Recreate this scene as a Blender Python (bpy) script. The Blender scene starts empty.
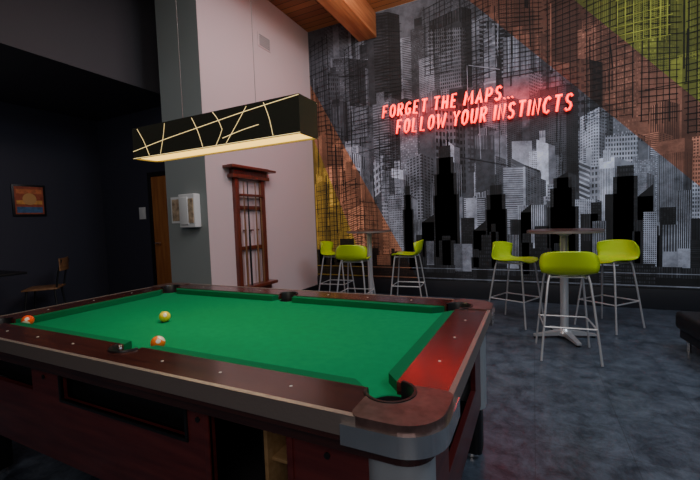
import bpy, bmesh, math, random
from mathutils import Vector, Matrix
random.seed(7)
D=bpy.data; COL=bpy.context.scene.collection

# ---------------------------------------------------------------- materials
def mat(name, col, rough=.5, metal=0, emit=None, es=0, bump=0, bscale=40, var=0, vscale=5, coat=0, spec=.5):
    m=D.materials.new(name); m.use_nodes=True; nt=m.node_tree; b=nt.nodes['Principled BSDF']
    b.inputs['Base Color'].default_value=(*col,1); b.inputs['Roughness'].default_value=rough
    b.inputs['Metallic'].default_value=metal; b.inputs['Coat Weight'].default_value=coat
    b.inputs['Specular IOR Level'].default_value=spec
    if emit: b.inputs['Emission Color'].default_value=(*emit,1); b.inputs['Emission Strength'].default_value=es
    tc=nt.nodes.new('ShaderNodeTexCoord')
    if var:
        n=nt.nodes.new('ShaderNodeTexNoise'); n.inputs['Scale'].default_value=vscale; n.inputs['Detail'].default_value=6
        nt.links.new(tc.outputs['Object'],n.inputs['Vector'])
        r=nt.nodes.new('ShaderNodeValToRGB'); r.color_ramp.elements[0].position=.3; r.color_ramp.elements[1].position=.7
        r.color_ramp.elements[0].color=(*[c*(1-var) for c in col],1); r.color_ramp.elements[1].color=(*[min(1,c*(1+var)) for c in col],1)
        nt.links.new(n.outputs['Fac'],r.inputs['Fac']); nt.links.new(r.outputs['Color'],b.inputs['Base Color'])
    if bump:
        n=nt.nodes.new('ShaderNodeTexNoise'); n.inputs['Scale'].default_value=bscale; n.inputs['Detail'].default_value=4
        nt.links.new(tc.outputs['Object'],n.inputs['Vector'])
        u=nt.nodes.new('ShaderNodeBump'); u.inputs['Strength'].default_value=bump; u.inputs['Distance'].default_value=.01
        nt.links.new(n.outputs['Fac'],u.inputs['Height']); nt.links.new(u.outputs['Normal'],b.inputs['Normal'])
    return m
def wood(name,c1,c2,scale=(3,40,40),rough=.35,coat=0):
    m=D.materials.new(name); m.use_nodes=True; nt=m.node_tree; b=nt.nodes['Principled BSDF']
    tc=nt.nodes.new('ShaderNodeTexCoord'); mp=nt.nodes.new('ShaderNodeMapping'); mp.inputs['Scale'].default_value=scale
    n=nt.nodes.new('ShaderNodeTexNoise'); n.inputs['Scale'].default_value=1; n.inputs['Detail'].default_value=5
    r=nt.nodes.new('ShaderNodeValToRGB'); r.color_ramp.elements[0].position=.35; r.color_ramp.elements[1].position=.65
    r.color_ramp.elements[0].color=(*c1,1); r.color_ramp.elements[1].color=(*c2,1)
    L=nt.links.new; L(tc.outputs['Object'],mp.inputs['Vector']); L(mp.outputs['Vector'],n.inputs['Vector']); L(n.outputs['Fac'],r.inputs['Fac']); L(r.outputs['Color'],b.inputs['Base Color'])
    b.inputs['Roughness'].default_value=rough; b.inputs['Coat Weight'].default_value=coat; b.inputs['Coat Roughness'].default_value=.15
    return m
M={}
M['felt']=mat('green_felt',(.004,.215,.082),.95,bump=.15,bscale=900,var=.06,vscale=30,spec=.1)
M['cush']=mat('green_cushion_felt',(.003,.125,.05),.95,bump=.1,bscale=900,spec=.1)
M['rail']=wood('mahogany_rail',(.030,.008,.007),(.060,.016,.012),rough=.22,coat=.5)
M['cab']=wood('mahogany_cabinet',(.075,.010,.011),(.13,.020,.018),scale=(3,30,30),rough=.4,coat=.2)
M['cabx']=wood('mahogany_cabinet_end',(.075,.010,.011),(.13,.020,.018),scale=(30,3,30),rough=.35,coat=.3)
M['trim']=mat('brushed_trim_metal',(.28,.23,.21),.4,.5,bump=.1,bscale=120)
M['cast']=mat('corner_casting_metal',(.14,.085,.078),.3,.5,var=.35,vscale=30)
M['chrome']=mat('chrome',(.82,.80,.80),.16,.95)
M['post']=mat('silver_corner_laminate',(.40,.43,.47),.4,.3,bump=.08,bscale=300)
M['black']=mat('black_plastic',(.008,.008,.009),.4)
M['blackm']=mat('matte_black',(.010,.010,.012),.8)
M['tan']=wood('raw_plywood',(.30,.17,.07),(.42,.26,.12),rough=.7)
M['dot']=mat('sight_pearl',(.5,.48,.44),.3)
M['white']=mat('white_plastic',(.72,.72,.72),.4)
M['steel']=mat('satin_steel',(.68,.68,.70),.3,.6)
M['lime']=mat('lime_green_plastic',(.48,.66,.010),.35,coat=.2)
M['brown']=wood('table_top_walnut',(.05,.025,.02),(.09,.045,.035),rough=.3)
M['rack']=wood('cherry_rack_wood',(.10,.018,.010),(.17,.036,.017),scale=(30,30,3),rough=.35,coat=.3)
M['cue']=wood('cue_maple',(.16,.07,.03),(.26,.13,.06),scale=(30,30,3),rough=.3)
M['leather']=mat('black_leather',(.012,.012,.014),.45,bump=.2,bscale=80)
M['oak']=wood('oak_chair_wood',(.20,.09,.04),(.32,.16,.07),rough=.4)

# ---------------------------------------------------------------- geometry helpers
def link(me,name,m,parent=None,loc=(0,0,0)):
    o=D.objects.new(name,me); COL.objects.link(o); o.location=loc
    if m is not None and not me.materials: me.materials.append(m)
    if parent: o.parent=parent
    return o
def empty(name,loc=(0,0,0),rz=0):
    e=D.objects.new(name,None); COL.objects.link(e); e.location=loc; e.rotation_euler=(0,0,rz); e.empty_display_size=.1; return e
def fin(bm,name,m,parent=None,smooth=False,bev=0,seg=2,loc=(0,0,0)):
    if bev:
        es=[e for e in bm.edges if len(e.link_faces)==2 and e.calc_face_angle(0)>.5]
        bmesh.ops.bevel(bm,geom=es,offset=bev,segments=seg,affect='EDGES',profile=.6,clamp_overlap=True)
    bmesh.ops.recalc_face_normals(bm,faces=bm.faces)
    me=D.meshes.new(name); bm.to_mesh(me); bm.free()
    if smooth:
        for p in me.polygons: p.use_smooth=True
        try: me.set_sharp_from_angle(angle=.6)
        except Exception: pass
    return link(me,name,m,parent,loc)
def box(name,lo,hi,m,parent=None,bev=0,seg=2):
    bm=bmesh.new(); bmesh.ops.create_cube(bm,size=1)
    for v in bm.verts: v.co=Vector([lo[i]+(v.co[i]+.5)*(hi[i]-lo[i]) for i in range(3)])
    return fin(bm,name,m,parent,bev>0,bev,seg)
def prism(name,pts,z0,z1,m,parent=None,bev=0,smooth=False,seg=2):
    bm=bmesh.new(); a=[bm.verts.new((x,y,z0)) for x,y in pts]; b=[bm.verts.new((x,y,z1)) for x,y in pts]; n=len(pts)
    bm.faces.new(a[::-1]); bm.faces.new(b)
    for i in range(n): bm.faces.new((a[i],a[(i+1)%n],b[(i+1)%n],b[i]))
    return fin(bm,name,m,parent,smooth,bev,seg)
def lathe(name,prof,m,parent=None,seg=32,a0=0,a1=2*math.pi,c=(0,0),smooth=True):
    bm=bmesh.new(); full=abs(a1-a0-2*math.pi)<1e-6; n=seg if full else seg+1; rings=[]
    for i in range(n):
        a=a0+(a1-a0)*i/seg
        rings.append([bm.verts.new((c[0]+r*math.cos(a),c[1]+r*math.sin(a),z)) for r,z in prof])
    for i in range(seg):
        A=rings[i];B=rings[(i+1)%n]
        for j in range(len(prof)-1):
            bm.faces.new((A[j],B[j],B[j+1],A[j+1]))
    bmesh.ops.remove_doubles(bm,verts=bm.verts,dist=1e-6)
    return fin(bm,name,m,parent,smooth)
def cyl(name,c,r,z0,z1,m,parent=None,seg=32,bev=0):
    prof=[(0,z0),(r-bev,z0),(r,z0+bev),(r,z1-bev),(r-bev,z1),(0,z1)] if bev else [(0,z0),(r,z0),(r,z1),(0,z1)]
    return lathe(name,prof,m,parent,seg,c=c)
def smoothpath(pts,n=6,closed=False):
    P=[Vector(p) for p in pts]; out=[]; k=len(P)
    rng=range(k) if closed else range(k-1)
    for i in rng:
        p0=P[(i-1)%k] if closed or i>0 else P[0]; p1=P[i]; p2=P[(i+1)%k]; p3=P[(i+2)%k] if closed or i+2<k else P[-1]
        for j in range(n):
            t=j/n
            out.append(.5*((2*p1)+(p2-p0)*t+(2*p0-5*p1+4*p2-p3)*t*t+(3*p1-p0-3*p2+p3)*t**3))
    if not closed: out.append(P[-1])
    return out
def tube(name,paths,r,m,parent=None,seg=8,closed=False,flat=1.0,obj=True):
    bm=bmesh.new()
    for pts in paths:
        P=[Vector(p) for p in pts]; n=len(P); rings=[]; prev=None
        for i in range(n):
            if closed: t=(P[(i+1)%n]-P[i-1]).normalized()
            else: t=(P[min(i+1,n-1)]-P[max(i-1,0)]).normalized()
            if prev is None:
                up=Vector((0,1,0)) if abs(t.y)<.9 else Vector((1,0,0))
                u=t.cross(up).normalized()
            else: u=(prev-t*prev.dot(t)).normalized()
            prev=u; w=t.cross(u)
            rings.append([bm.verts.new(P[i]+(u*math.cos(2*math.pi*k/seg)+w*flat*math.sin(2*math.pi*k/seg))*r) for k in range(seg)])
        for i in range(n if closed else n-1):
            A=rings[i];B=rings[(i+1)%n]
            for k in range(seg): bm.faces.new((A[k],A[(k+1)%seg],B[(k+1)%seg],B[k]))
        if not closed: bm.faces.new(rings[0][::-1]); bm.faces.new(rings[-1])
    return fin(bm,name,m,parent,True)
def boolean(o,cut,op='DIFFERENCE'):
    for c in cut:
        md=o.modifiers.new('b','BOOLEAN'); md.operation=op; md.object=c; md.solver='EXACT'
    bpy.context.view_layer.update()
    dg=bpy.context.evaluated_depsgraph_get(); me=D.meshes.new_from_object(o.evaluated_get(dg)); o.modifiers.clear()
    old=o.data; o.data=me
    for c in cut: D.objects.remove(c)
    return o
def rrect(x0,y0,x1,y1,r,seg=8):
    out=[]
    for cx,cy,a in ((x1-r,y1-r,0),(x0+r,y1-r,90),(x0+r,y0+r,180),(x1-r,y0+r,270)):
        for i in range(seg+1):
            t=math.radians(a+90*i/seg); out.append((cx+r*math.cos(t),cy+r*math.sin(t)))
    return out

# ---------------------------------------------------------------- room
H=4.69
def floor_mat():
    m=D.materials.new('mottled_vinyl_floor'); m.use_nodes=True; nt=m.node_tree; b=nt.nodes['Principled BSDF']; L=nt.links.new
    tc=nt.nodes.new('ShaderNodeTexCoord')
    n=nt.nodes.new('ShaderNodeTexNoise'); n.inputs['Scale'].default_value=6; n.inputs['Detail'].default_value=12; n.inputs['Roughness'].default_value=.8; n.inputs['Distortion'].default_value=.35
    r=nt.nodes.new('ShaderNodeValToRGB'); r.color_ramp.elements[0].position=.38; r.color_ramp.elements[1].position=.64
    r.color_ramp.elements[0].color=(.026,.036,.053,1); r.color_ramp.elements[1].color=(.125,.158,.205,1)
    L(tc.outputs['Object'],n.inputs['Vector']); L(n.outputs['Fac'],r.inputs['Fac'])
    bk=nt.nodes.new('ShaderNodeTexBrick'); bk.offset=0; bk.inputs['Scale'].default_value=1; bk.inputs['Brick Width'].default_value=.46; bk.inputs['Row Height'].default_value=.46
    bk.inputs['Mortar Size'].default_value=.0025; bk.inputs['Color1'].default_value=(1,1,1,1); bk.inputs['Color2'].default_value=(.78,.78,.80,1); bk.inputs['Mortar'].default_value=(.6,.6,.6,1)
    L(tc.outputs['Object'],bk.inputs['Vector'])
    mx=nt.nodes.new('ShaderNodeMix'); mx.data_type='RGBA'; mx.blend_type='MULTIPLY'; mx.inputs[0].default_value=1
    L(r.outputs['Color'],mx.inputs[6]); L(bk.outputs['Color'],mx.inputs[7]); L(mx.outputs[2],b.inputs['Base Color'])
    b.inputs['Roughness'].default_value=.34
    return m
def plank_mat():
    m=D.materials.new('wood_plank_ceiling'); m.use_nodes=True; nt=m.node_tree; b=nt.nodes['Principled BSDF']; L=nt.links.new
    tc=nt.nodes.new('ShaderNodeTexCoord'); bk=nt.nodes.new('ShaderNodeTexBrick')
    bk.inputs['Scale'].default_value=1; bk.inputs['Brick Width'].default_value=3; bk.inputs['Row Height'].default_value=.14; bk.inputs['Mortar Size'].default_value=.006
    bk.inputs['Color1'].default_value=(.42,.17,.06,1); bk.inputs['Color2'].default_value=(.26,.09,.035,1); bk.inputs['Mortar'].default_value=(.03,.012,.008,1)
    L(tc.outputs['Object'],bk.inputs['Vector']); L(bk.outputs['Color'],b.inputs['Base Color']); b.inputs['Roughness'].default_value=.6
    return m
Mdark=mat('charcoal_navy_paint',(.028,.028,.045),.7,bump=.05)
Mdark2=mat('charcoal_soffit_paint',(.065,.060,.070),.6,bump=.05)
Mwhite=mat('white_wall_paint',(.68,.54,.55),.7,bump=.04,bscale=60)
Mgrey=mat('grey_wall_paint',(.26,.285,.28),.7,bump=.04,bscale=60)
Mbase=mat('black_baseboard_paint',(.012,.013,.018),.5)
box('floor',(-7.1,-3.1,-.1),(4.1,6.1,0),floor_mat())
box('ceiling',(-7.1,-3.1,H),(4.1,6.1,H+.1),plank_mat())
box('wall_mural',(-3.63,6.0,0),(4.1,6.1,H),Mgrey)
box('wall_right',(4.0,-3.1,0),(4.1,6.0,H),Mdark)
box('wall_front',(-7.1,-3.1,0),(4.0,-3.0,H),Mdark)
box('wall_left',(-7.1,-3.0,0),(-7.0,4.2,H),Mdark)
box('wall_recess',(-7.1,4.2,0),(-4.35,4.3,3.2),Mdark)
box('wall_white',(-3.80,3.441,0),(-3.626,6.0,H),Mwhite)
box('wall_grey',(-4.35,3.44,0),(-3.63,4.3,H),Mgrey)
box('soffit',(-7.0,-3.0,3.2),(-4.83,4.3,H),Mdark2)
box('baseboard_mural',(-3.62,5.975,0),(3.99,5.999,.26),Mbase,bev=.004)
box('baseboard_white',(-3.625,3.45,0),(-3.61,5.97,.10),Mbase)
box('baseboard_recess',(-6.99,4.185,0),(-5.75,4.199,.1),Mbase)
beamM=wood('timber_beam_wood',(.40,.13,.045),(.60,.24,.09),scale=(20,1.5,20),rough=.6)  # exposed timber ceiling beams
box('ceiling_beam_1',(-2.62,-3,4.28),(-2.30,5.99,H-.001),beamM,bev=.01)
box('ceiling_beam_2',(1.2,-3,4.28),(1.52,5.99,H-.001),beamM,bev=.01)
box('ceiling_beam_3',(-3.62,4.0,4.45),(-2.63,4.18,H-.001),beamM,bev=.01)

# door in recess wall
dr=empty('door_1')
Mdoor=wood('orange_wood_door',(.34,.11,.03),(.48,.18,.05),scale=(20,20,2),rough=.4)
box('leaf',(-5.62,4.165,0.01),(-4.75,4.198,2.1),Mdoor,dr,.003)
box('frame_left',(-5.69,4.15,0),(-5.62,4.198,2.17),M['black'],dr,.003)
box('frame_right',(-4.75,4.15,0),(-4.68,4.198,2.17),M['black'],dr,.003)
box('frame_top',(-5.62,4.15,2.1),(-4.75,4.198,2.17),M['black'],dr,.003)
tube('handle',[[(-5.55,4.165,1.02),(-5.55,4.12,1.02),(-5.43,4.12,1.02)]],.01,M['chrome'],dr)

# ---------------------------------------------------------------- mural
def mural_mat():
    m=D.materials.new('painted_city_mural'); m.use_nodes=True; nt=m.node_tree; b=nt.nodes['Principled BSDF']; L=nt.links.new
    N=nt.nodes.new
    def math_(op,a,bb=None,c=None):
        n=N('ShaderNodeMath'); n.operation=op
        for i,v in enumerate((a,bb,c)):
            if v is None: continue
            if isinstance(v,(int,float)): n.inputs[i].default_value=v
            else: L(v,n.inputs[i])
        return n.outputs[0]
    uv=N('ShaderNodeUVMap'); uv.uv_map='UVMap'; sx=N('ShaderNodeSeparateXYZ'); L(uv.outputs[0],sx.inputs[0])
    fu=math_('FRACT',sx.outputs[0]); fv=math_('FRACT',sx.outputs[1])
    win=math_('MULTIPLY',math_('GREATER_THAN',fu,.38),math_('GREATER_THAN',fv,.42))
    fl=N('ShaderNodeVectorMath'); fl.operation='FLOOR'; L(uv.outputs[0],fl.inputs[0])
    wn=N('ShaderNodeTexWhiteNoise'); wn.noise_dimensions='2D'; L(fl.outputs[0],wn.inputs['Vector'])
    at=N('ShaderNodeAttribute'); at.attribute_name='tone'; sc=N('ShaderNodeSeparateColor'); L(at.outputs['Color'],sc.inputs[0])
    tone=sc.outputs[0]; wtone=sc.outputs[1]
    wv=math_('MULTIPLY',wtone,math_('ADD',math_('MULTIPLY',wn.outputs['Value'],.9),.35))
    val=math_('ADD',math_('MULTIPLY',tone,math_('SUBTRACT',1,win)),math_('MULTIPLY',wv,win))
    geo=N('ShaderNodeNewGeometry')
    nz=N('ShaderNodeTexNoise'); nz.inputs['Scale'].default_value=2.6; nz.inputs['Detail'].default_value=10; nz.inputs['Roughness'].default_value=.75; L(geo.outputs['Position'],nz.inputs['Vector'])
    cr_=N('ShaderNodeMapRange'); cr_.inputs[1].default_value=.36; cr_.inputs[2].default_value=.62; cr_.inputs[3].default_value=.35; cr_.inputs[4].default_value=1.4; L(nz.outputs['Fac'],cr_.inputs[0])
    val=math_('MULTIPLY',val,cr_.outputs[0])
    sp=N('ShaderNodeSeparateXYZ'); L(geo.outputs['Position'],sp.inputs[0]); X=sp.outputs[0]; Z=sp.outputs[2]
    def side(p,q):  # 1 where right of p->q
        a=(q[1]-p[1]); c=(q[0]-p[0])
        t=math_('SUBTRACT',math_('MULTIPLY',math_('SUBTRACT',X,p[0]),a),math_('MULTIPLY',math_('SUBTRACT',Z,p[1]),c))
        return math_('GREATER_THAN',t,0)
    def comb(c): 
        n=N('ShaderNodeRGB'); n.outputs[0].default_value=(*c,1); return n.outputs[0]
    cur=comb((.74,.81,1.0)); addc=comb((0,0,0))
    def over(mask,c,floor=0.0):
        nonlocal cur,addc
        n=N('ShaderNodeMix'); n.data_type='RGBA'; L(mask,n.inputs[0]); L(cur,n.inputs[6]); n.inputs[7].default_value=(*c,1); cur=n.outputs[2]
        n=N('ShaderNodeMix'); n.data_type='RGBA'; L(mask,n.inputs[0]); L(addc,n.inputs[6]); n.inputs[7].default_value=(*[k*floor for k in c],1); addc=n.outputs[2]
    over(side((1.9,1.45),(-1.03,4.69)),(.78,.32,.21),.075)
    over(side((2.6,1.6),(.35,4.30)),(.70,.74,.10),.11)
    over(side((3.6,1.6),(1.0,4.69)),(.90,.28,.10),.09)
    over(side((-3.45,3.45),(-1.70,.26)),(.95,.40,.22),.13)
    over(side((-3.64,2.9),(-2.55,.26)),(.92,.58,.08),.15)
    mx=N('ShaderNodeMix'); mx.data_type='RGBA'; mx.blend_type='MULTIPLY'; mx.inputs[0].default_value=1
    cc=N('ShaderNodeCombineColor'); L(val,cc.inputs[0]);L(val,cc.inputs[1]);L(val,cc.inputs[2])
    L(cur,mx.inputs[6]); L(cc.outputs[0],mx.inputs[7])
    # coloured zones keep a little flat pigment except on solid black artwork
    ma=N('ShaderNodeMix'); ma.data_type='RGBA'; ma.blend_type='ADD'; L(math_('GREATER_THAN',tone,.03),ma.inputs[0]); L(mx.outputs[2],ma.inputs[6]); L(addc,ma.inputs[7])
    L(ma.outputs[2],b.inputs['Base Color']); b.inputs['Roughness'].default_value=.75
    return m
mbm=bmesh.new(); UVL=mbm.loops.layers.uv.new('UVMap'); TL=mbm.loops.layers.float_color.new('tone')
XL,XR,ZB,ZT=-3.62,3.98,.26,4.685
def mq(y,pts,uvs,tone,wt):
    P=[(min(max(x,XL),XR),min(max(z,ZB),ZT)) for x,z in pts]
    try: f=mbm.faces.new([mbm.verts.new((x,y,z)) for x,z in P])
    except Exception: return
    for l,u in zip(f.loops,uvs): l[UVL].uv=u; l[TL]=(tone,wt,0,1)
def building(y,x,w,z1,tone,wt,pitch=.05,sidew=0,skew=0,z0=ZB):
    uu=w/pitch; vv=(z1-z0)/pitch*random.choice((.5,.8,1.2)); o=random.random()*50
    if random.random()<.3: vv=1.0/pitch*.02   # only vertical ribs
    elif random.random()<.3: uu=uu*.06; vv*=1.6      # horizontal floor bands
    mq(y,[(x,z0),(x+w,z0),(x+w,z1+skew),(x,z1)],[(o,0),(o+uu,0),(o+uu,vv),(o,vv)],tone,wt)
    if sidew:
        s=sidew/pitch; sl=-abs(sidew)*.5
        mq(y,[(x+w,z0),(x+w+sidew,z0),(x+w+sidew,z1+skew+sl),(x+w,z1+skew)],[(o,0),(o+s,0),(o+s,vv),(o,vv)],tone*.3,wt*.4)
def plain(y,pts,tone): mq(y,pts,[(.1,.1)]*4,tone,tone)
plain(5.998,[(XL,ZB),(XR,ZB),(XR,ZT),(XL,ZT)],.10)
yl=5.9975
def step():
    global yl; yl-=.00005
def rowset(n,zlo,zhi,tlo,thi,x0=XL,x1=XR,w=(.15,.5)):
    xs=sorted(random.uniform(x0,x1) for _ in range(n))
    random.shuffle(xs)
    for x in xs:
        ww=random.uniform(*w); t=random.uniform(tlo,thi)**1.25
        lite=random.random()<.35
        z1=random.uniform(zlo,zhi); sk=random.uniform(-.12,.12); sw=random.choice((0,.08,.14,.2)); zb=max(ZB,z1-random.uniform(.9,1.8))
        building(yl,x,ww,z1,t,t*(1.9 if lite and t<.3 else random.uniform(.12,.5)),random.choice((.018,.022,.03,.04,.055)),sw,sk,zb)
        step()
        if random.random()<.4: building(yl,x+ww*.25,ww*.5,z1+random.uniform(.05,.2),t*.8,t*.2,.02,0,0,z1-.05); step()
rowset(34,3.7,4.9,.04,.36)
rowset(36,3.0,4.3,.04,.42)
rowset(38,2.5,3.4,.04,.48)
rowset(42,1.9,2.65,.10,1.0,w=(.1,.35))
rowset(36,1.4,2.2,.15,1.0,w=(.1,.35))
def line(x0,z0,x1,z1,w,tone):
    d=Vector((x1-x0,z1-z0)); n=Vector((-d.y,d.x)).normalized()*w/2
    plain(yl,[(x0-n.x,z0-n.y),(x1-n.x,z1-n.y),(x1+n.x,z1+n.y),(x0+n.x,z0+n.y)],tone)
# ink line-art towers: lattices of fine strokes
def lattice(x,z,w,h,nx,nz,t,sh=0,lw=.009):
    for i in range(nx+1):
        a=x+w*i/nx+random.uniform(-.01,.01); line(a,z+random.uniform(-.06,.03),a+random.uniform(-.012,.012),z+h+sh*i/nx+random.uniform(-.03,.08),lw*random.uniform(.7,1.5),t)
    step()
    for i in range(nz+1):
        b=z+h*i/nz; line(x-random.uniform(0,.05),b,x+w+random.uniform(0,.05),b+sh*(i/nz)+random.uniform(-.01,.01),lw*random.uniform(.6,1.2),t)
    step()
for (x,z,w,h,nx,nz,t,s) in (
 (-3.58,2.9,.35,1.5,4,18,.012,.1),(-3.3,1.9,.3,1.1,4,14,.012,-.1),(-3.55,.6,.4,1.3,5,16,.012,.05),(-3.05,.7,.28,1.2,3,16,.012,.1),(-2.7,.5,.32,1.1,4,14,.012,-.05),
 (-2.9,2.6,.4,1.6,5,22,.012,.15),(-2.2,3.3,.3,1.2,4,18,.012,-.1),(-1.5,3.5,.4,1.0,5,14,.012,.1),(-.9,3.3,.35,1.2,4,18,.012,.1),(-.4,3.25,.5,1.3,6,20,.012,-.15),
 (.2,3.0,.35,1.4,4,20,.012,.1),(.65,2.5,.5,1.6,6,22,.012,.15),(1.25,2.4,.35,1.5,5,20,.012,-.1),(1.7,2.2,.5,1.9,6,26,.012,.12),(2.3,2.0,.5,2.2,6,26,.012,.1),(3.0,2.0,.6,2.0,6,24,.012,-.1),
 (1.0,3.4,.5,1.1,6,10,.5,.1),(-2.3,1.6,.3,1.0,4,16,.012,.05)):
    lattice(x,z,w,h,nx,nz,t,s)
for i in range(90):
    r=random.random()
    if r<.35: cx,cz=random.uniform(-3.6,-2.2),random.uniform(.5,4.4)
    else: cx,cz=random.uniform(-1.5,3.9),random.uniform(2.0,4.6)
    ln=random.uniform(.3,1.0); t=random.choice((.01,.01,.01,.4))
    if random.random()<.7: line(cx,cz-ln/2,cx+random.uniform(-.03,.03),cz+ln/2,random.uniform(.006,.016),t)
    else: line(cx-ln/2,cz,cx+ln/2,cz+random.uniform(-.35,.35)*ln,random.uniform(.006,.012),t)
    if i%5==0: step()
step()
for x,w,z,t in ((-1.75,.28,1.25,.5),(-.95,.3,1.55,.6),(-.2,.35,1.4,.75),(.45,.3,1.45,.7),(1.0,.3,1.75,.6),(1.75,.25,1.9,.75),(2.4,.4,1.5,.5),(3.2,.3,1.7,.5)):
    building(yl,x,w,z,t,t*.25,.025,.08); step()
B=.008
def sil(x,w,z,p=.03,wt=.035): building(yl,x,w,z,B,wt,p)
def slant(x,w,z0,z1): plain(yl,[(x,z0-.3),(x+w,z0-.3),(x+w,z1),(x,z0)],B)
sil(-1.93,.18,1.42);sil(-1.905,.13,1.66);sil(-1.88,.08,1.8);line(-1.85,1.8,-1.85,1.98,.012,B);line(-1.82,1.8,-1.82,1.95,.010,B)
sil(-1.72,.14,1.0);slant(-1.62,.2,1.2,1.32);sil(-1.62,.2,1.2);sil(-1.42,.40,1.62);sil(-1.40,.34,1.95);sil(-1.36,.26,2.2);sil(-1.32,.18,2.38)
line(-1.28,2.38,-1.28,2.60,.016,B);line(-1.18,2.38,-1.18,2.60,.016,B);line(-1.28,2.38,-1.28,2.48,.03,B);line(-1.18,2.38,-1.18,2.48,.03,B); step()
sil(-1.0,.2,1.25);sil(-.82,.18,1.05);slant(-.82,.18,1.05,1.2)
sil(-.64,.30,1.36);sil(-.62,.26,1.58);sil(-.57,.16,1.72);line(-.49,1.72,-.49,1.88,.012,B)
sil(-.3,.16,1.2);slant(-.16,.14,1.3,1.42);sil(-.16,.14,1.3);sil(.02,.18,1.1)
sil(.18,.38,1.36);sil(.22,.30,1.62);sil(.26,.22,1.76);slant(.30,.14,1.76,1.84);line(.37,1.78,.37,1.98,.012,B)
sil(.58,.2,1.25);sil(.70,.12,1.4);sil(.86,.22,1.5);sil(.95,.26,1.72);sil(.99,.18,1.86);slant(1.21,.16,1.45,1.6);sil(1.21,.16,1.45);step()
sil(1.44,.16,1.3);sil(1.66,.24,1.15);sil(1.96,.2,1.5);sil(2.0,.3,1.9);sil(2.35,.5,1.3);sil(2.9,.3,1.8);sil(3.3,.6,1.2)
step()
x=-3.6
while x<3.9:
    w=random.uniform(.10,.28); lt=random.random()<.22
    z=random.uniform(.62,1.12)
    if lt: building(yl,x,w,z,.38,.06,.028,0)
    else:
        sil(x,w,z)
        if random.random()<.5: sil(x+w*.2,w*.5,z+random.uniform(.04,.14))
    x+=w*random.uniform(.75,1.0); step()
for (x,w,z,t) in ((-.35,.16,.98,.45),(.72,.16,1.15,.5),(1.27,.14,1.25,.55),(-1.55,.12,.9,.4),(1.62,.12,1.5,.5),(1.95,.1,1.3,.5)):
    building(yl,x,w,z,t,.03,.02); step()
x=-3.6
while x<3.9:
    w=random.uniform(.2,.5); sil(x,w,random.uniform(.38,.6),.025,.06); x+=w; 
step()
line(XL,.46,XR,.46,.010,.4); line(XL,.30,XR,.30,.015,.3)
me=D.meshes.new('city_mural'); mbm.to_mesh(me); mbm.free()
mo=link(me,'city_mural',mural_mat())

# ---------------------------------------------------------------- neon sign
G={
'F':[[(.15,0),(.15,1),(.9,1)],[(.15,.52),(.75,.52)]],
'O':[[(.5,1),(.15,.85),(.05,.5),(.15,.15),(.5,0),(.85,.15),(.95,.5),(.85,.85),(.5,1)]],
'R':[[(.12,0),(.12,1),(.6,1),(.88,.85),(.85,.6),(.55,.48),(.12,.48)],[(.5,.48),(.92,0)]],
'G':[[(.9,.85),(.6,1),(.25,.9),(.06,.5),(.2,.12),(.55,0),(.88,.12),(.9,.45),(.55,.45)]],
'E':[[(.88,1),(.15,1),(.15,0),(.88,0)],[(.15,.52),(.75,.52)]],
'T':[[(.0,1),(1,1)],[(.5,1),(.5,0)]],
'H':[[(.12,0),(.12,1)],[(.88,0),(.88,1)],[(.12,.5),(.88,.5)]],
'M':[[(.02,0),(.12,1),(.5,.3),(.88,1),(1.0,0)]],
'A':[[(.02,0),(.5,1),(.95,0)],[(.2,.34),(.8,.34)]],
'P':[[(.12,0),(.12,1),(.6,1),(.9,.85),(.88,.58),(.6,.45),(.12,.45)]],
'S':[[(.88,.85),(.6,1),(.25,.95),(.12,.75),(.3,.56),(.7,.45),(.88,.25),(.7,.04),(.35,0),(.08,.15)]],
'L':[[(.15,1),(.15,0),(.88,0)]],
'W':[[(.0,1),(.22,0),(.5,.7),(.78,0),(1.0,1)]],
'Y':[[(.05,1),(.5,.5),(.95,1)],[(.5,.5),(.5,0)]],
'U':[[(.1,1),(.1,.3),(.28,.03),(.7,.03),(.9,.3),(.9,1)]],
'I':[[(.5,0),(.5,1)]],
'N':[[(.1,0),(.1,1),(.9,0),(.9,1)]],
'C':[[(.9,.85),(.6,1),(.25,.9),(.06,.5),(.25,.1),(.6,0),(.9,.15)]],
'.':[[(.3,.0),(.5,.06)]]}
def adv(ch): return {' ':.5,'I':.42,'.':.4,'M':1.35,'W':1.4}.get(ch,1.0)
def textpaths(s,x0,x1,z,h):
    tot=sum(adv(c) for c in s); u=(x1-x0)/tot; x=x0; out=[]
    for c in s:
        a=adv(c)*u
        for st in G.get(c,[]):
            out.append([(x+a*(.16+.64*px)+.14*h*pz,z+pz*h) for px,pz in st])
        x+=a
    return out
ns=empty('neon_sign',(0,0,0))
paths=textpaths("FORGET THE MAPS...",-2.24,-.22,2.935,.185)+textpaths("FOLLOW YOUR INSTINCTS",-2.01,.50,2.65,.21)
Mcore=mat('neon_tube_glow',(1,.005,.005),.3,emit=(1,.003,.004),es=1.7)
Mhot=mat('neon_tube_hot_core',(1,.1,.05),.3,emit=(1,.055,.03),es=5)
tube('tubes',[[(a,5.925,b) for a,b in p] for p in paths],.020,Mcore,ns,seg=8,flat=.7)
tube('tube_cores',[[(a,5.9115,b) for a,b in p] for p in paths],.0055,Mhot,ns,seg=6)
Mst=M['black']
for i,(x,z) in enumerate(((-2.0,3.0),(-1.2,3.0),(-.45,3.0),(-1.7,2.75),(-.6,2.75),(.3,2.75))):
    box('standoff_%d'%(i+1),(x-.006,5.935,z),(x+.006,5.965,z+.012),Mst,ns)

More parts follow.
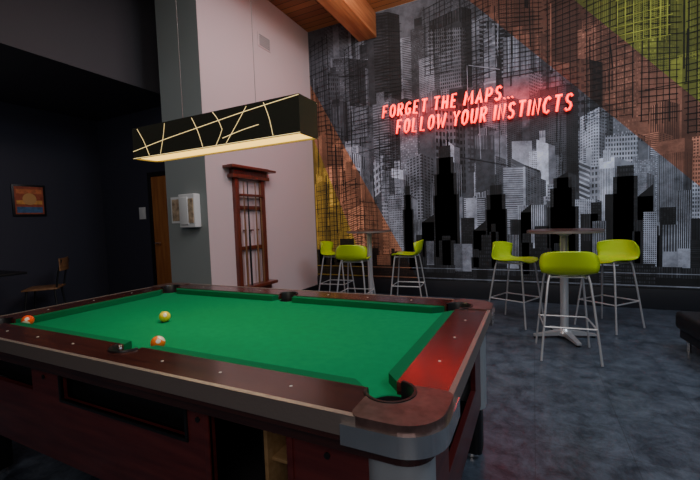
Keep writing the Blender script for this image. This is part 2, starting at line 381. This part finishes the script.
# ---------------------------------------------------------------- pool table
pt=empty('pool_table')
XI0,XI1,YI0,YI1=-2.55,-.36,.95,2.00
XO0,XO1,YO0,YO1=-2.72,-.20,.795,2.16
XM=(XI0+XI1)/2; ZR=.812; ZBd=.775
pockets=[(XI0-.005,YI0-.005,.064,225),(XI1+.005,YI0-.005,.064,315),(XI1+.005,YI1+.005,.064,45),(XI0-.005,YI1+.005,.064,135),(XM,YI0-.02,.058,270),(XM,YI1+.02,.058,90)]
def cutters(extra=0): return [cyl('cut',(x,y),r+extra,.5,1.0,None) for x,y,r,a in pockets]
bed=box('slate_bed',(XI0-.06,YI0-.06,.73),(XI1+.06,YI1+.06,ZBd),M['felt'],pt); boolean(bed,cutters())
ring=prism('rails',rrect(XO0,YO0,XO1,YO1,.09),.74,ZR,M['rail'],pt,bev=.006)
boolean(ring,[box('c',(XI0,YI0,.5),(XI1,YI1,1),None)]+cutters(.004))
tr=prism('edge_trim',rrect(XO0-.006,YO0-.006,XO1+.006,YO1+.006,.096),.758,.8135,M['trim'],pt,bev=.005)
boolean(tr,[prism('c',rrect(XO0+.010,YO0+.010,XO1-.010,YO1-.010,.08),.5,1,None)])
lip=prism('lower_lip',rrect(XO0+.02,YO0+.02,XO1-.02,YO1-.02,.08),.70,.745,M['rail'],pt,bev=.006)
boolean(lip,[box('c',(XI0-.08,YI0-.08,.5),(XI1+.08,YI1+.08,1),None)])
for i,(sx,sy) in enumerate(((0,0),(1,0),(1,1),(0,1))):
    w=.215; e=.009
    x0=XO0-e if sx==0 else XO1+e-w; y0=YO0-e if sy==0 else YO1+e-w
    c=prism('corner_casting_%d'%(i+1),rrect(x0,y0,x0+w,y0+w,.03,4),.745,ZR+.0045,M['cast'],pt,bev=.006)
    shp=prism('k',rrect(XO0-e,YO0-e,XO1+e,YO1+e,.105,12),.6,1,None)
    boolean(c,[shp],'INTERSECT')
    p=pockets[[0,1,2,3][i]]
    boolean(c,[cyl('k',(p[0],p[1]),p[2]+.006,.5,1,None)]); boolean(c,[box('c',(XI0,YI0,.5),(XI1,YI1,1),None)])
    s=prism('chrome_skirt_%d'%(i+1),rrect(XO0-e-.008,YO0-e-.008,XO1+e+.008,YO1+e+.008,.113,20),.742,.794,M['chrome'],pt,bev=.022,seg=6)
    boolean(s,[box('k',(x0-.02,y0-.02,.5),(x0+w+.02,y0+w+.02,1),None)],'INTERSECT')
    boolean(s,[box('c',(XO0+.03,YO0+.03,.5),(XO1-.03,YO1-.03,1),None)])
    for q in s.data.polygons: q.use_smooth=True
    try: s.data.set_sharp_from_angle(angle=.6)
    except Exception: pass
for i,(x,y,r,a) in enumerate(pockets):
    a=math.radians(a); sp=math.radians(125 if i<4 else 88)
    lathe('pocket_cup_%d'%(i+1),[(r-.001,ZBd-.004),(r-.004,.70),(r*.8,.665),(0,.66)],M['black'],pt,24,c=(x,y))
    lathe('pocket_rim_%d'%(i+1),[(r-.003,ZBd-.03),(r-.004,ZR),(r,ZR+.007),(r+.008,ZR+.007),(r+.010,ZR+.001)],M['black'],pt,24,a-sp,a+sp,c=(x,y))
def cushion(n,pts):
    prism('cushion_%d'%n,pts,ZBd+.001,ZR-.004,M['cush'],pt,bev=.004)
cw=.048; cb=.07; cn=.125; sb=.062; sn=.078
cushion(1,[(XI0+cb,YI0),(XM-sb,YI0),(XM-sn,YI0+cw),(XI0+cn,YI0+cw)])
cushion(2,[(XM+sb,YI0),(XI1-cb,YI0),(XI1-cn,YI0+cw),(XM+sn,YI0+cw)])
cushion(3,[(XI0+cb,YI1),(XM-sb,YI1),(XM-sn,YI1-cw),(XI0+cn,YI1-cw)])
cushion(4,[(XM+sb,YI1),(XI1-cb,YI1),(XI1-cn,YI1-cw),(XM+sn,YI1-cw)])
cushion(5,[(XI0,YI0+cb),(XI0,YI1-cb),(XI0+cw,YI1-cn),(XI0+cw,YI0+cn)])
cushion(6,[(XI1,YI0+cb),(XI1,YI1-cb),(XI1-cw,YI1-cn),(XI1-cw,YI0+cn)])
k=0
for i in range(1,8):
    if i==4: continue
    x=XI0+(XI1-XI0)*i/8
    for y in (YI0-.075,YI1+.075):
        k+=1; cyl('sight_%d'%k,(x,y),.005,ZR-.001,ZR+.0012,M['dot'],pt,12)
for i in range(1,4):
    y=YI0+(YI1-YI0)*i/4
    for x in (XI0-.08,XI1+.08):
        k+=1; cyl('sight_%d'%k,(x,y),.005,ZR-.001,ZR+.0012,M['dot'],pt,12)
cx0,cx1,cy0,cy1=XO0+.05,XO1-.05,YO0+.045,YO1-.045; cz0,cz1=.30,.735; th=.022
n=box('apron_near',(cx0,cy0,cz0),(cx1,cy0+th,cz1),M['cab'],pt,.003)
boolean(n,[box('a',(-1.77,cy0-.1,.585),(-1.04,cy0+.1,.685),None),box('b',(-.93,cy0-.1,.42),(-.63,cy0+.1,.705),None),box('c2',(-2.5,cy0-.1,.585),(-2.0,cy0+.1,.685),None)])
box('apron_far',(cx0,cy1-th,cz0),(cx1,cy1,cz1),M['cab'],pt,.003)
n=box('apron_end_right',(cx1-th,cy0+th,cz0),(cx1,cy1-th,cz1),M['cabx'],pt,.003)
boolean(n,[box('a',(cx1-.1,1.18,.46),(cx1+.1,1.80,.66),None)])
box('apron_end_left',(cx0,cy0+th,cz0),(cx0+th,cy1-th,cz1),M['cabx'],pt,.003)
box('cabinet_floor',(cx0+th,cy0+th,cz0),(cx1-th,cy1-th,cz0+.02),M['blackm'],pt)
box('window_backing',(-1.80,cy0+.05,.57),(-1.02,cy0+.06,.70),M['black'],pt)
box('window_backing_b',(-2.52,cy0+.05,.57),(-1.98,cy0+.06,.70),M['black'],pt)
def framerect(nm,x0,x1,z0,z1,y,m,t=.012):
    box(nm+'_top',(x0-t,y-.006,z1),(x1+t,y+.01,z1+t),m,pt,.002); box(nm+'_bottom',(x0-t,y-.006,z0-t),(x1+t,y+.01,z0),m,pt,.002)
    box(nm+'_a',(x0-t,y-.006,z0),(x0,y+.01,z1),m,pt,.002); box(nm+'_b',(x1,y-.006,z0),(x1+t,y+.01,z1),m,pt,.002)
framerect('window_frame',-1.77,-1.04,.585,.685,cy0,M['black'])
framerect('return_frame',-.93,-.63,.42,.705,cy0,M['cab'],.02)
box('return_back',(-.98,cy0+.30,.33),(-.58,cy0+.31,.73),M['blackm'],pt)
box('return_side',(-.80,cy0+.10,.33),(-.785,cy0+.29,.70),M['tan'],pt,.002)
box('return_shelf',(-.785,cy0+.12,.60),(-.62,cy0+.29,.612),M['tan'],pt,.002)
box('return_shelf_b',(-.785,cy0+.12,.50),(-.62,cy0+.29,.512),M['tan'],pt,.002)
box('end_recess_panel',(cx1-.10,1.15,.44),(cx1-.09,1.83,.68),M['black'],pt)
for i,x in enumerate((-1.90,-.98,-.5)):
    o=lathe('lock_%d'%(i+1),[(0,0),(.009,0),(.009,.005),(0,.005)],M['black'],pt,16); o.rotation_euler=(math.pi/2,0,0); o.location=(x,cy0,.66)
for i,(sx,sy) in enumerate(((0,0),(1,0),(1,1),(0,1))):
    w=.165; x0=cx0-.018 if sx==0 else cx1+.018-w; y0=cy0-.018 if sy==0 else cy1+.018-w
    prism('corner_post_%d'%(i+1),rrect(x0,y0,x0+w,y0+w,.06,8),.28,.738,M['post'],pt,bev=.004,smooth=True)
    prism('leg_%d'%(i+1),rrect(x0+.02,y0+.02,x0+w-.02,y0+w-.02,.03,5),.03,.28,M['black'],pt,bev=.004)
    cyl('foot_%d'%(i+1),(x0+w/2,y0+w/2),.05,0,.03,M['chrome'],pt,20,.004)

# balls
def ball_mat(name,c,stripe=False,axis=(0,0,1)):
    m=D.materials.new(name); m.use_nodes=True; nt=m.node_tree; b=nt.nodes['Principled BSDF']; L=nt.links.new
    b.inputs['Roughness'].default_value=.12; b.inputs['Coat Weight'].default_value=.5
    tc=nt.nodes.new('ShaderNodeTexCoord'); d=nt.nodes.new('ShaderNodeVectorMath'); d.operation='DOT_PRODUCT'; d.inputs[1].default_value=Vector(axis).normalized()
    L(tc.outputs['Object'],d.inputs[0]); a=nt.nodes.new('ShaderNodeMath'); a.operation='ABSOLUTE'; L(d.outputs['Value'],a.inputs[0])
    g=nt.nodes.new('ShaderNodeMath'); g.operation='GREATER_THAN'; g.inputs[1].default_value=.021 if stripe else 2; L(a.outputs[0],g.inputs[0])
    d2=nt.nodes.new('ShaderNodeVectorMath'); d2.operation='DOT_PRODUCT'; d2.inputs[1].default_value=Vector((.75,-.5,.45)).normalized(); L(tc.outputs['Object'],d2.inputs[0])
    g2=nt.nodes.new('ShaderNodeMath'); g2.operation='GREATER_THAN'; g2.inputs[1].default_value=.0270; L(d2.outputs['Value'],g2.inputs[0])
    mxx=nt.nodes.new('ShaderNodeMath'); mxx.operation='MAXIMUM'; L(g.outputs[0],mxx.inputs[0]); L(g2.outputs[0],mxx.inputs[1])
    mx=nt.nodes.new('ShaderNodeMix'); mx.data_type='RGBA'; L(mxx.outputs[0],mx.inputs[0]); mx.inputs[6].default_value=(*c,1); mx.inputs[7].default_value=(.8,.72,.55,1)
    L(mx.outputs[2],b.inputs['Base Color']); return m
def ball(m,x,y):
    bm=bmesh.new(); bmesh.ops.create_uvsphere(bm,u_segments=32,v_segments=20,radius=.0286)
    return fin(bm,'billiard_ball',m,None,True,loc=(x,y,ZBd+.0286))
ball(ball_mat('orange_stripe_ball',(.95,.20,.02),True,(.4,.5,.75)),-1.41,1.03)
ball(ball_mat('yellow_ball',(.80,.62,.03)),-1.78,1.35)
ball(ball_mat('orange_ball',(.95,.10,.015),True,(-.5,.6,.5)),-2.47,1.04)

# ---------------------------------------------------------------- pendant lamp
lp=empty('pendant_lamp')
lx0,lx1,ly0,ly1,lz0,lz1=-2.02,-.905,1.40,1.55,1.67,1.84
Mshade=mat('black_mirror_shade',(.22,.22,.17),.25,.85)
Mglow=mat('warm_lamp_slit',(1,.8,.4),.5,emit=(1,.72,.30),es=1.1)
Mdiff=mat('warm_lamp_diffuser',(1,.85,.5),.5,emit=(1,.56,.09),es=2.8)
t=.006
box('shade_near',(lx0,ly0,lz0),(lx1,ly0+t,lz1),Mshade,lp); box('shade_far',(lx0,ly1-t,lz0),(lx1,ly1,lz1),Mshade,lp)
box('shade_left',(lx0,ly0+t,lz0),(lx0+t,ly1-t,lz1),Mshade,lp); box('shade_right',(lx1-t,ly0+t,lz0),(lx1,ly1-t,lz1),Mshade,lp)
box('shade_top',(lx0+t,ly0+t,lz1-t),(lx1-t,ly1-t,lz1),Mshade,lp)
box('diffuser',(lx0+t,ly0+t,lz0+.008),(lx1-t,ly1-t,lz0+.016),Mdiff,lp)
def crack(y):
    P=[]
    for (a,b,c,d) in ((.0,.25,.45,.62),(.45,.62,1,.97),(.04,.95,.12,.05),(.24,.95,.20,.05),(.42,.95,.48,.05),(.55,.98,.60,.45),(.60,.45,.56,.03),(.62,.05,.74,.95),(.60,.20,.80,.40),(.83,.95,.87,.05),(0,.02,1,.02)):
        A=Vector((lx0+a*(lx1-lx0),y,lz0+b*(lz1-lz0))); Bv=Vector((lx0+c*(lx1-lx0),y,lz0+d*(lz1-lz0))); mid=(A+Bv)/2; 
        if b!=d: mid+=Vector((.005,0,.004))
        P.append(smoothpath([A,mid,Bv],4))
    return P
tube('light_slits_near',crack(ly0-.001),.0016,Mglow,lp,seg=4,flat=.6)
tube('light_slits_far',crack(ly1+.001),.0016,Mglow,lp,seg=4,flat=.6)
tube('suspension_cable_1',[[(-1.70,1.475,lz1),(-1.70,1.475,H)]],.002,M['trim'],lp)
tube('suspension_cable_2',[[(-1.20,1.475,lz1),(-1.20,1.475,H)]],.0012,M['trim'],lp)

# ---------------------------------------------------------------- cue rack on white wall
cr=empty('cue_rack'); WX=-3.624
box('post_left',(WX,3.88,.42),(WX+.06,3.95,1.92),M['rack'],cr,.006); box('post_right',(WX,4.42,.42),(WX+.06,4.49,1.92),M['rack'],cr,.006)
box('cornice_base',(WX,3.80,1.90),(WX+.10,4.56,1.95),M['rack'],cr,.006)
box('cornice_frieze',(WX,3.84,1.95),(WX+.08,4.52,2.02),M['rack'],cr,.006)
box('cornice_top',(WX,3.72,2.02),(WX+.17,4.64,2.055),M['rack'],cr,.01)
box('crest',(WX,3.80,2.055),(WX+.10,4.56,2.075),M['rack'],cr,.006)
for i,z in enumerate((1.48,.92)): box('rail_%d'%(i+1),(WX,3.95,z),(WX+.05,4.42,z+.05),M['rack'],cr,.004)
box('clip_rail',(WX+.03,3.95,1.66),(WX+.10,4.42,1.69),M['rack'],cr,.004)
box('base_shelf',(WX,3.78,.38),(WX+.16,4.58,.425),M['rack'],cr,.008); box('base_skirt',(WX,3.86,.31),(WX+.10,4.50,.38),M['rack'],cr,.006)
for i,y in enumerate((4.01,4.09,4.25,4.36)):
    lathe('cue_%d'%(i+1),[(0,.425),(.014,.425),(.015,.8),(.006,1.86),(0,1.86)],M['cue'] if i!=1 else M['black'],cr,12,c=(WX+.08,y))
for i,(y,z) in enumerate(((4.05,1.18),(4.2,1.18),(4.32,1.18))):
    box('hook_%d'%(i+1),(WX+.001,y,z),(WX+.05,y+.02,z+.02),M['rack'],cr,.003)

v=empty('air_vent'); box('frame',(-3.625,4.56,3.90),(-3.612,4.86,4.10),Mwhite,v,.003)
for i in range(6): box('louver_%d'%(i+1),(-3.613,4.59,3.92+i*.028),(-3.604,4.83,3.932+i*.028),Mgrey,v)
pb=empty('wall_dispenser')
Mposter=mat('beige_notice_paper',(.45,.33,.22),.6,var=.5,vscale=18)
box('body',(-4.02,3.34,1.26),(-3.74,3.438,1.68),M['white'],pb,.015,3); box('front_cover',(-3.99,3.325,1.30),(-3.85,3.345,1.64),M['white'],pb,.006)
box('notice',(-3.84,3.332,1.32),(-3.76,3.3405,1.62),Mposter,pb)
wn_=empty('wall_notice'); box('sheet',(-4.27,3.432,1.32),(-4.07,3.4385,1.66),M['white'],wn_); box('print',(-4.25,3.430,1.35),(-4.09,3.433,1.63),Mposter,wn_)
sw=empty('light_switch'); box('plate',(-6.0,4.19,1.42),(-5.84,4.198,1.62),M['white'],sw,.002); box('rocker',(-5.94,4.184,1.48),(-5.90,4.191,1.56),M['white'],sw,.002)
po=empty('wall_poster')
box('frame',(-6.998,2.87,1.52),(-6.975,3.30,2.0),M['black'],po,.003)
pm=[((.35,.07,.03),1.55,1.97),((.05,.12,.25),1.57,1.66),((.65,.28,.06),1.70,1.76),((.55,.15,.05),1.86,1.93)]
for i,(c,z0,z1) in enumerate(pm):
    box('print_%d'%(i+1),(-6.976+.001*i,2.90+.02*(i>0),z0),(-6.974+.001*i,3.27-.02*(i>0),z1),mat('poster_ink_%d'%i,c,.6,var=.3,vscale=20),po)
cylo=lathe('print_disc',[(0,0),(.09,0),(.09,.002),(0,.002)],mat('poster_ink_disc',(.6,.3,.1),.6),po,24); cylo.rotation_euler=(0,math.pi/2,0); cylo.location=(-6.972,3.085,1.78)

# ---------------------------------------------------------------- bar tables & stools
def bar_table(x,y,rz=.4,h=1.11,r=.34):
    e=empty('bar_table',(x,y,0),rz)
    lathe('top',[(0,h-.03),(r-.01,h-.03),(r,h-.026),(r,h-.004),(r-.004,h),(0,h)],M['brown'],e,48)
    lathe('edge_band',[(r-.002,h-.027),(r+.002,h-.027),(r+.002,h-.004),(r-.002,h-.004)],M['trim'],e,48)
    lathe('column',[(0,.05),(.038,.05),(.038,h-.10),(.038,h-.06),(.11,h-.03),(0,h-.03)],M['steel'],e,24)
    lathe('base_hub',[(0,.03),(.07,.03),(.07,.06),(.042,.10),(0,.10)],M['steel'],e,24)
    for i in range(4):
        bm=bmesh.new(); vs=[]
        for (d,w,z0,z1) in ((.03,.035,.035,.085),(.30,.022,.02,.04)):
            vs.append([bm.verts.new(p) for p in ((d,-w,z0),(d,w,z0),(d,w,z1),(d,-w,z1))])
        for k in range(4): bm.faces.new((vs[0][k],vs[0][(k+1)%4],vs[1][(k+1)%4],vs[1][k]))
        bm.faces.new(vs[0]); bm.faces.new(vs[1][::-1])
        o=fin(bm,'base_arm_%d'%(i+1),M['steel'],e,True,.005); o.rotation_euler=(0,0,math.pi/2*i)
        a=math.pi/2*i; cyl('glide_%d'%(i+1),(.28*math.cos(a),.28*math.sin(a)),.02,0,.022,M['black'],e,12)
    return e
bar_table(.28,4.36,.35); bar_table(-2.27,5.33,.2)

def shell_mesh():
    prof=[(.205,-.022),(.18,-.004),(.10,0),(0,-.008),(-.10,-.008),(-.165,.012),(-.20,.06),(-.215,.11),(-.228,.17),(-.238,.215)]
    wd=[.15,.175,.19,.195,.20,.212,.222,.228,.222,.205]
    cur=smoothpath([(0,y,z) for y,z in prof],3); W=smoothpath([(w,0,0) for w in wd],3)
    bm=bmesh.new(); rows=[]; nx=14; n=len(cur)
    for i,(p,w) in enumerate(zip(cur,W)):
        s=i/(n-1); back=max(0,(s-.5)/.5); row=[]
        for j in range(nx+1):
            u=-1+2*j/nx
            x=u*w.x; z=p.z+.022*u*u*(1-back)-.03*back*(abs(u)**4); y=p.y+.11*back*abs(u)**2.2
            row.append(bm.verts.new((x,y,z)))
        rows.append(row)
    for i in range(n-1):
        for j in range(nx): bm.faces.new((rows[i][j],rows[i][j+1],rows[i+1][j+1],rows[i+1][j]))
    bmesh.ops.recalc_face_normals(bm,faces=bm.faces)
    bmesh.ops.solidify(bm,geom=bm.faces[:],thickness=.012)
    me=D.meshes.new('stool_shell'); bm.to_mesh(me); bm.free(); me.materials.append(M['lime'])
    for p in me.polygons: p.use_smooth=True
    return me
SH=shell_mesh(); FR=None
def bar_stool(x,y,rz,h=.74):
    global FR
    e=empty('bar_stool',(x,y,0),rz)
    o=D.objects.new('seat_shell',SH); COL.objects.link(o); o.parent=e; o.location=(0,0,h)
    if FR is None:
        P=[]
        for sx in (-1,1):
            P.append([(sx*.13,.15,h-.025),(sx*.16,.165,h-.06),(sx*.225,.235,.008)])
            P.append([(sx*.13,-.13,h-.025),(sx*.16,-.15,h-.06),(sx*.225,-.245,.008)])
            P.append([(sx*.13,.15,h-.02),(sx*.13,-.13,h-.02)])
        P=[smoothpath(p,3) if len(p)>2 else p for p in P]
        P.append([(-.13,.10,h-.02),(.13,.10,h-.02)]); P.append([(-.13,-.10,h-.02),(.13,-.10,h-.02)])
        f=tube('frame',P,.0095,M['steel'],e); FR=f.data
        z=.30; k=.16+.065*(h-.06-z)/(h-.06); ky=.165+.07*(h-.06-z)/(h-.06)
        fr=tube('footrest',[[(-k,ky,z),(k,ky,z)],[(-k,ky,z),(-k,-ky-.005,z)],[(k,ky,z),(k,-ky-.005,z)],[(-k,-ky-.005,z),(k,-ky-.005,z)]],.008,M['steel'],e); bar_stool.f=fr.data
    else:
        for nme,dt in (('frame',FR),('footrest',bar_stool.f)):
            o=D.objects.new(nme,dt); COL.objects.link(o); o.parent=e
    return e
bar_stool(.26,3.84,.08)
bar_stool(.74,4.92,math.radians(140))
bar_stool(-.20,4.80,math.radians(-115))
bar_stool(-2.19,4.62,.1)
bar_stool(-1.67,5.35,math.radians(95))
bar_stool(-2.82,5.25,math.radians(-85))

# ---------------------------------------------------------------- recess furniture
st=empty('dining_table',(-6.3,2.1,0))
box('top',(-.55,-.4,.74),(.45,.4,.77),M['black'],st,.006); cyl('column',(0,0),.04,.03,.74,M['black'],st); cyl('base',(0,0),.26,0,.03,M['black'],st,32,.006)
def chair(x,y,rz):
    e=empty('wooden_chair',(x,y,0),rz); m=M['oak']
    box('seat',(-.22,-.21,.44),(.22,.21,.465),m,e,.012)
    for i,(sx,sy) in enumerate(((-1,-1),(1,-1),(1,1),(-1,1))):
        tube('leg_%d'%(i+1),[[(sx*.17,sy*.16,.44),(sx*.21,sy*.20,0.004)]],.013,M['black'],e)
    for i,sx in enumerate((-1,1)): tube('back_post_%d'%(i+1),[smoothpath([(sx*.19,-.19,.45),(sx*.195,-.22,.65),(sx*.19,-.27,.86)],4)],.012,M['black'],e)
    pa=[];pb_=[]
    for j in range(9):
        u=-1+j/4; y=-.245-.03*(1-u*u)
        pa.append((u*.215,y)); pb_.append((u*.215,y-.014))
    prism('backrest',pa+pb_[::-1],.70,.88,m,e,.003)
    return e
chair(-6.45,2.95,math.radians(140))

ot=empty('lounge_ottoman',(1.56,4.02,0),.1)
box('cushion',(-.38,-.34,.20),(.38,.34,.36),M['leather'],ot,.045,4); box('base',(-.35,-.31,.12),(.35,.31,.20),M['leather'],ot,.01)
for i,(sx,sy) in enumerate(((-1,-1),(1,-1),(1,1),(-1,1))): cyl('leg_%d'%(i+1),(sx*.30,sy*.26),.018,0,.12,M['chrome'],ot,14)

sl=empty('ceiling_spotlight')
cyl('canopy',(-.42,5.6),.05,H-.03,H-.0005,M['white'],sl); cyl('stem',(-.42,5.6),.01,H-.12,H-.03,M['white'],sl)
o=lathe('head',[(0,0),(.04,0),(.055,.05),(.06,.16),(.052,.16),(.045,.06),(0,.05)],M['white'],sl,24); o.location=(-.42,5.6,H-.10); o.rotation_euler=(math.radians(155),0,0)

# ---------------------------------------------------------------- lights
def area(name,loc,target,size,power,col,sy=None):
    l=D.lights.new(name,'AREA'); l.energy=power; l.color=col; l.size=size
    if sy: l.shape='RECTANGLE'; l.size_y=sy
    o=D.objects.new(name,l); COL.objects.link(o); o.location=loc
    o.rotation_euler=(Vector(target)-Vector(loc)).to_track_quat('-Z','Y').to_euler(); return o
area('light_table',(-1.3,1.0,4.2),(-1.4,1.5,.8),1.6,42,(1,.95,.88))
area('light_mural',(.3,2.6,4.5),(.2,6,2.2),2.5,80,(.95,.96,1.0),1.0)
area('light_floor',(2.6,2.2,4.3),(1.0,3.8,0),1.6,75,(.74,.87,1.0))
area('light_whitewall',(-1.6,3.6,4.4),(-3.6,4.8,3.4),.8,34,(1,.80,.81))
area('light_ceiling_fill',(-1.6,4.4,3.9),(-1.9,5.2,4.7),.8,10,(1,.85,.7))  # unseen upward light added to brighten the ceiling planks
area('light_recess',(-5.6,1.0,3.1),(-6.2,3.4,.8),1.0,8,(.85,.88,1.0))
area('light_fill',(.8,-2.2,3.2),(-1.5,2,.8),2.5,46,(1,.93,.9))
area('light_pendant',(-1.46,1.475,1.665),(-1.46,1.475,.8),1.0,6,(1,.80,.45),.1)
area('light_neon_halo_fill',(-.84,5.86,2.89),(-.84,6.0,2.89),2.4,11,(1,.008,.01),.34)  # unseen red light added to imitate the haze around the neon letters
w=D.worlds.new('world'); bpy.context.scene.world=w; w.use_nodes=True; w.node_tree.nodes['Background'].inputs[0].default_value=(.5,.55,.7,1); w.node_tree.nodes['Background'].inputs[1].default_value=.05

# ---------------------------------------------------------------- camera
yaw,pit,rol,h=.454,-.054,.036,1.287
F=Vector((-math.sin(yaw)*math.cos(pit),math.cos(yaw)*math.cos(pit),math.sin(pit))); R=Vector((math.cos(yaw),math.sin(yaw),0)); U=R.cross(F)
Rc=R*math.cos(rol)-U*math.sin(rol); Uc=R*math.sin(rol)+U*math.cos(rol)
cam=D.cameras.new('camera'); cam.lens=19.34; cam.sensor_width=36; cam.clip_start=.02
co=D.objects.new('camera',cam); COL.objects.link(co)
m4=Matrix((Rc,Uc,-F)).transposed().to_4x4(); m4.translation=(0,0,h); co.matrix_world=m4
bpy.context.scene.camera=co
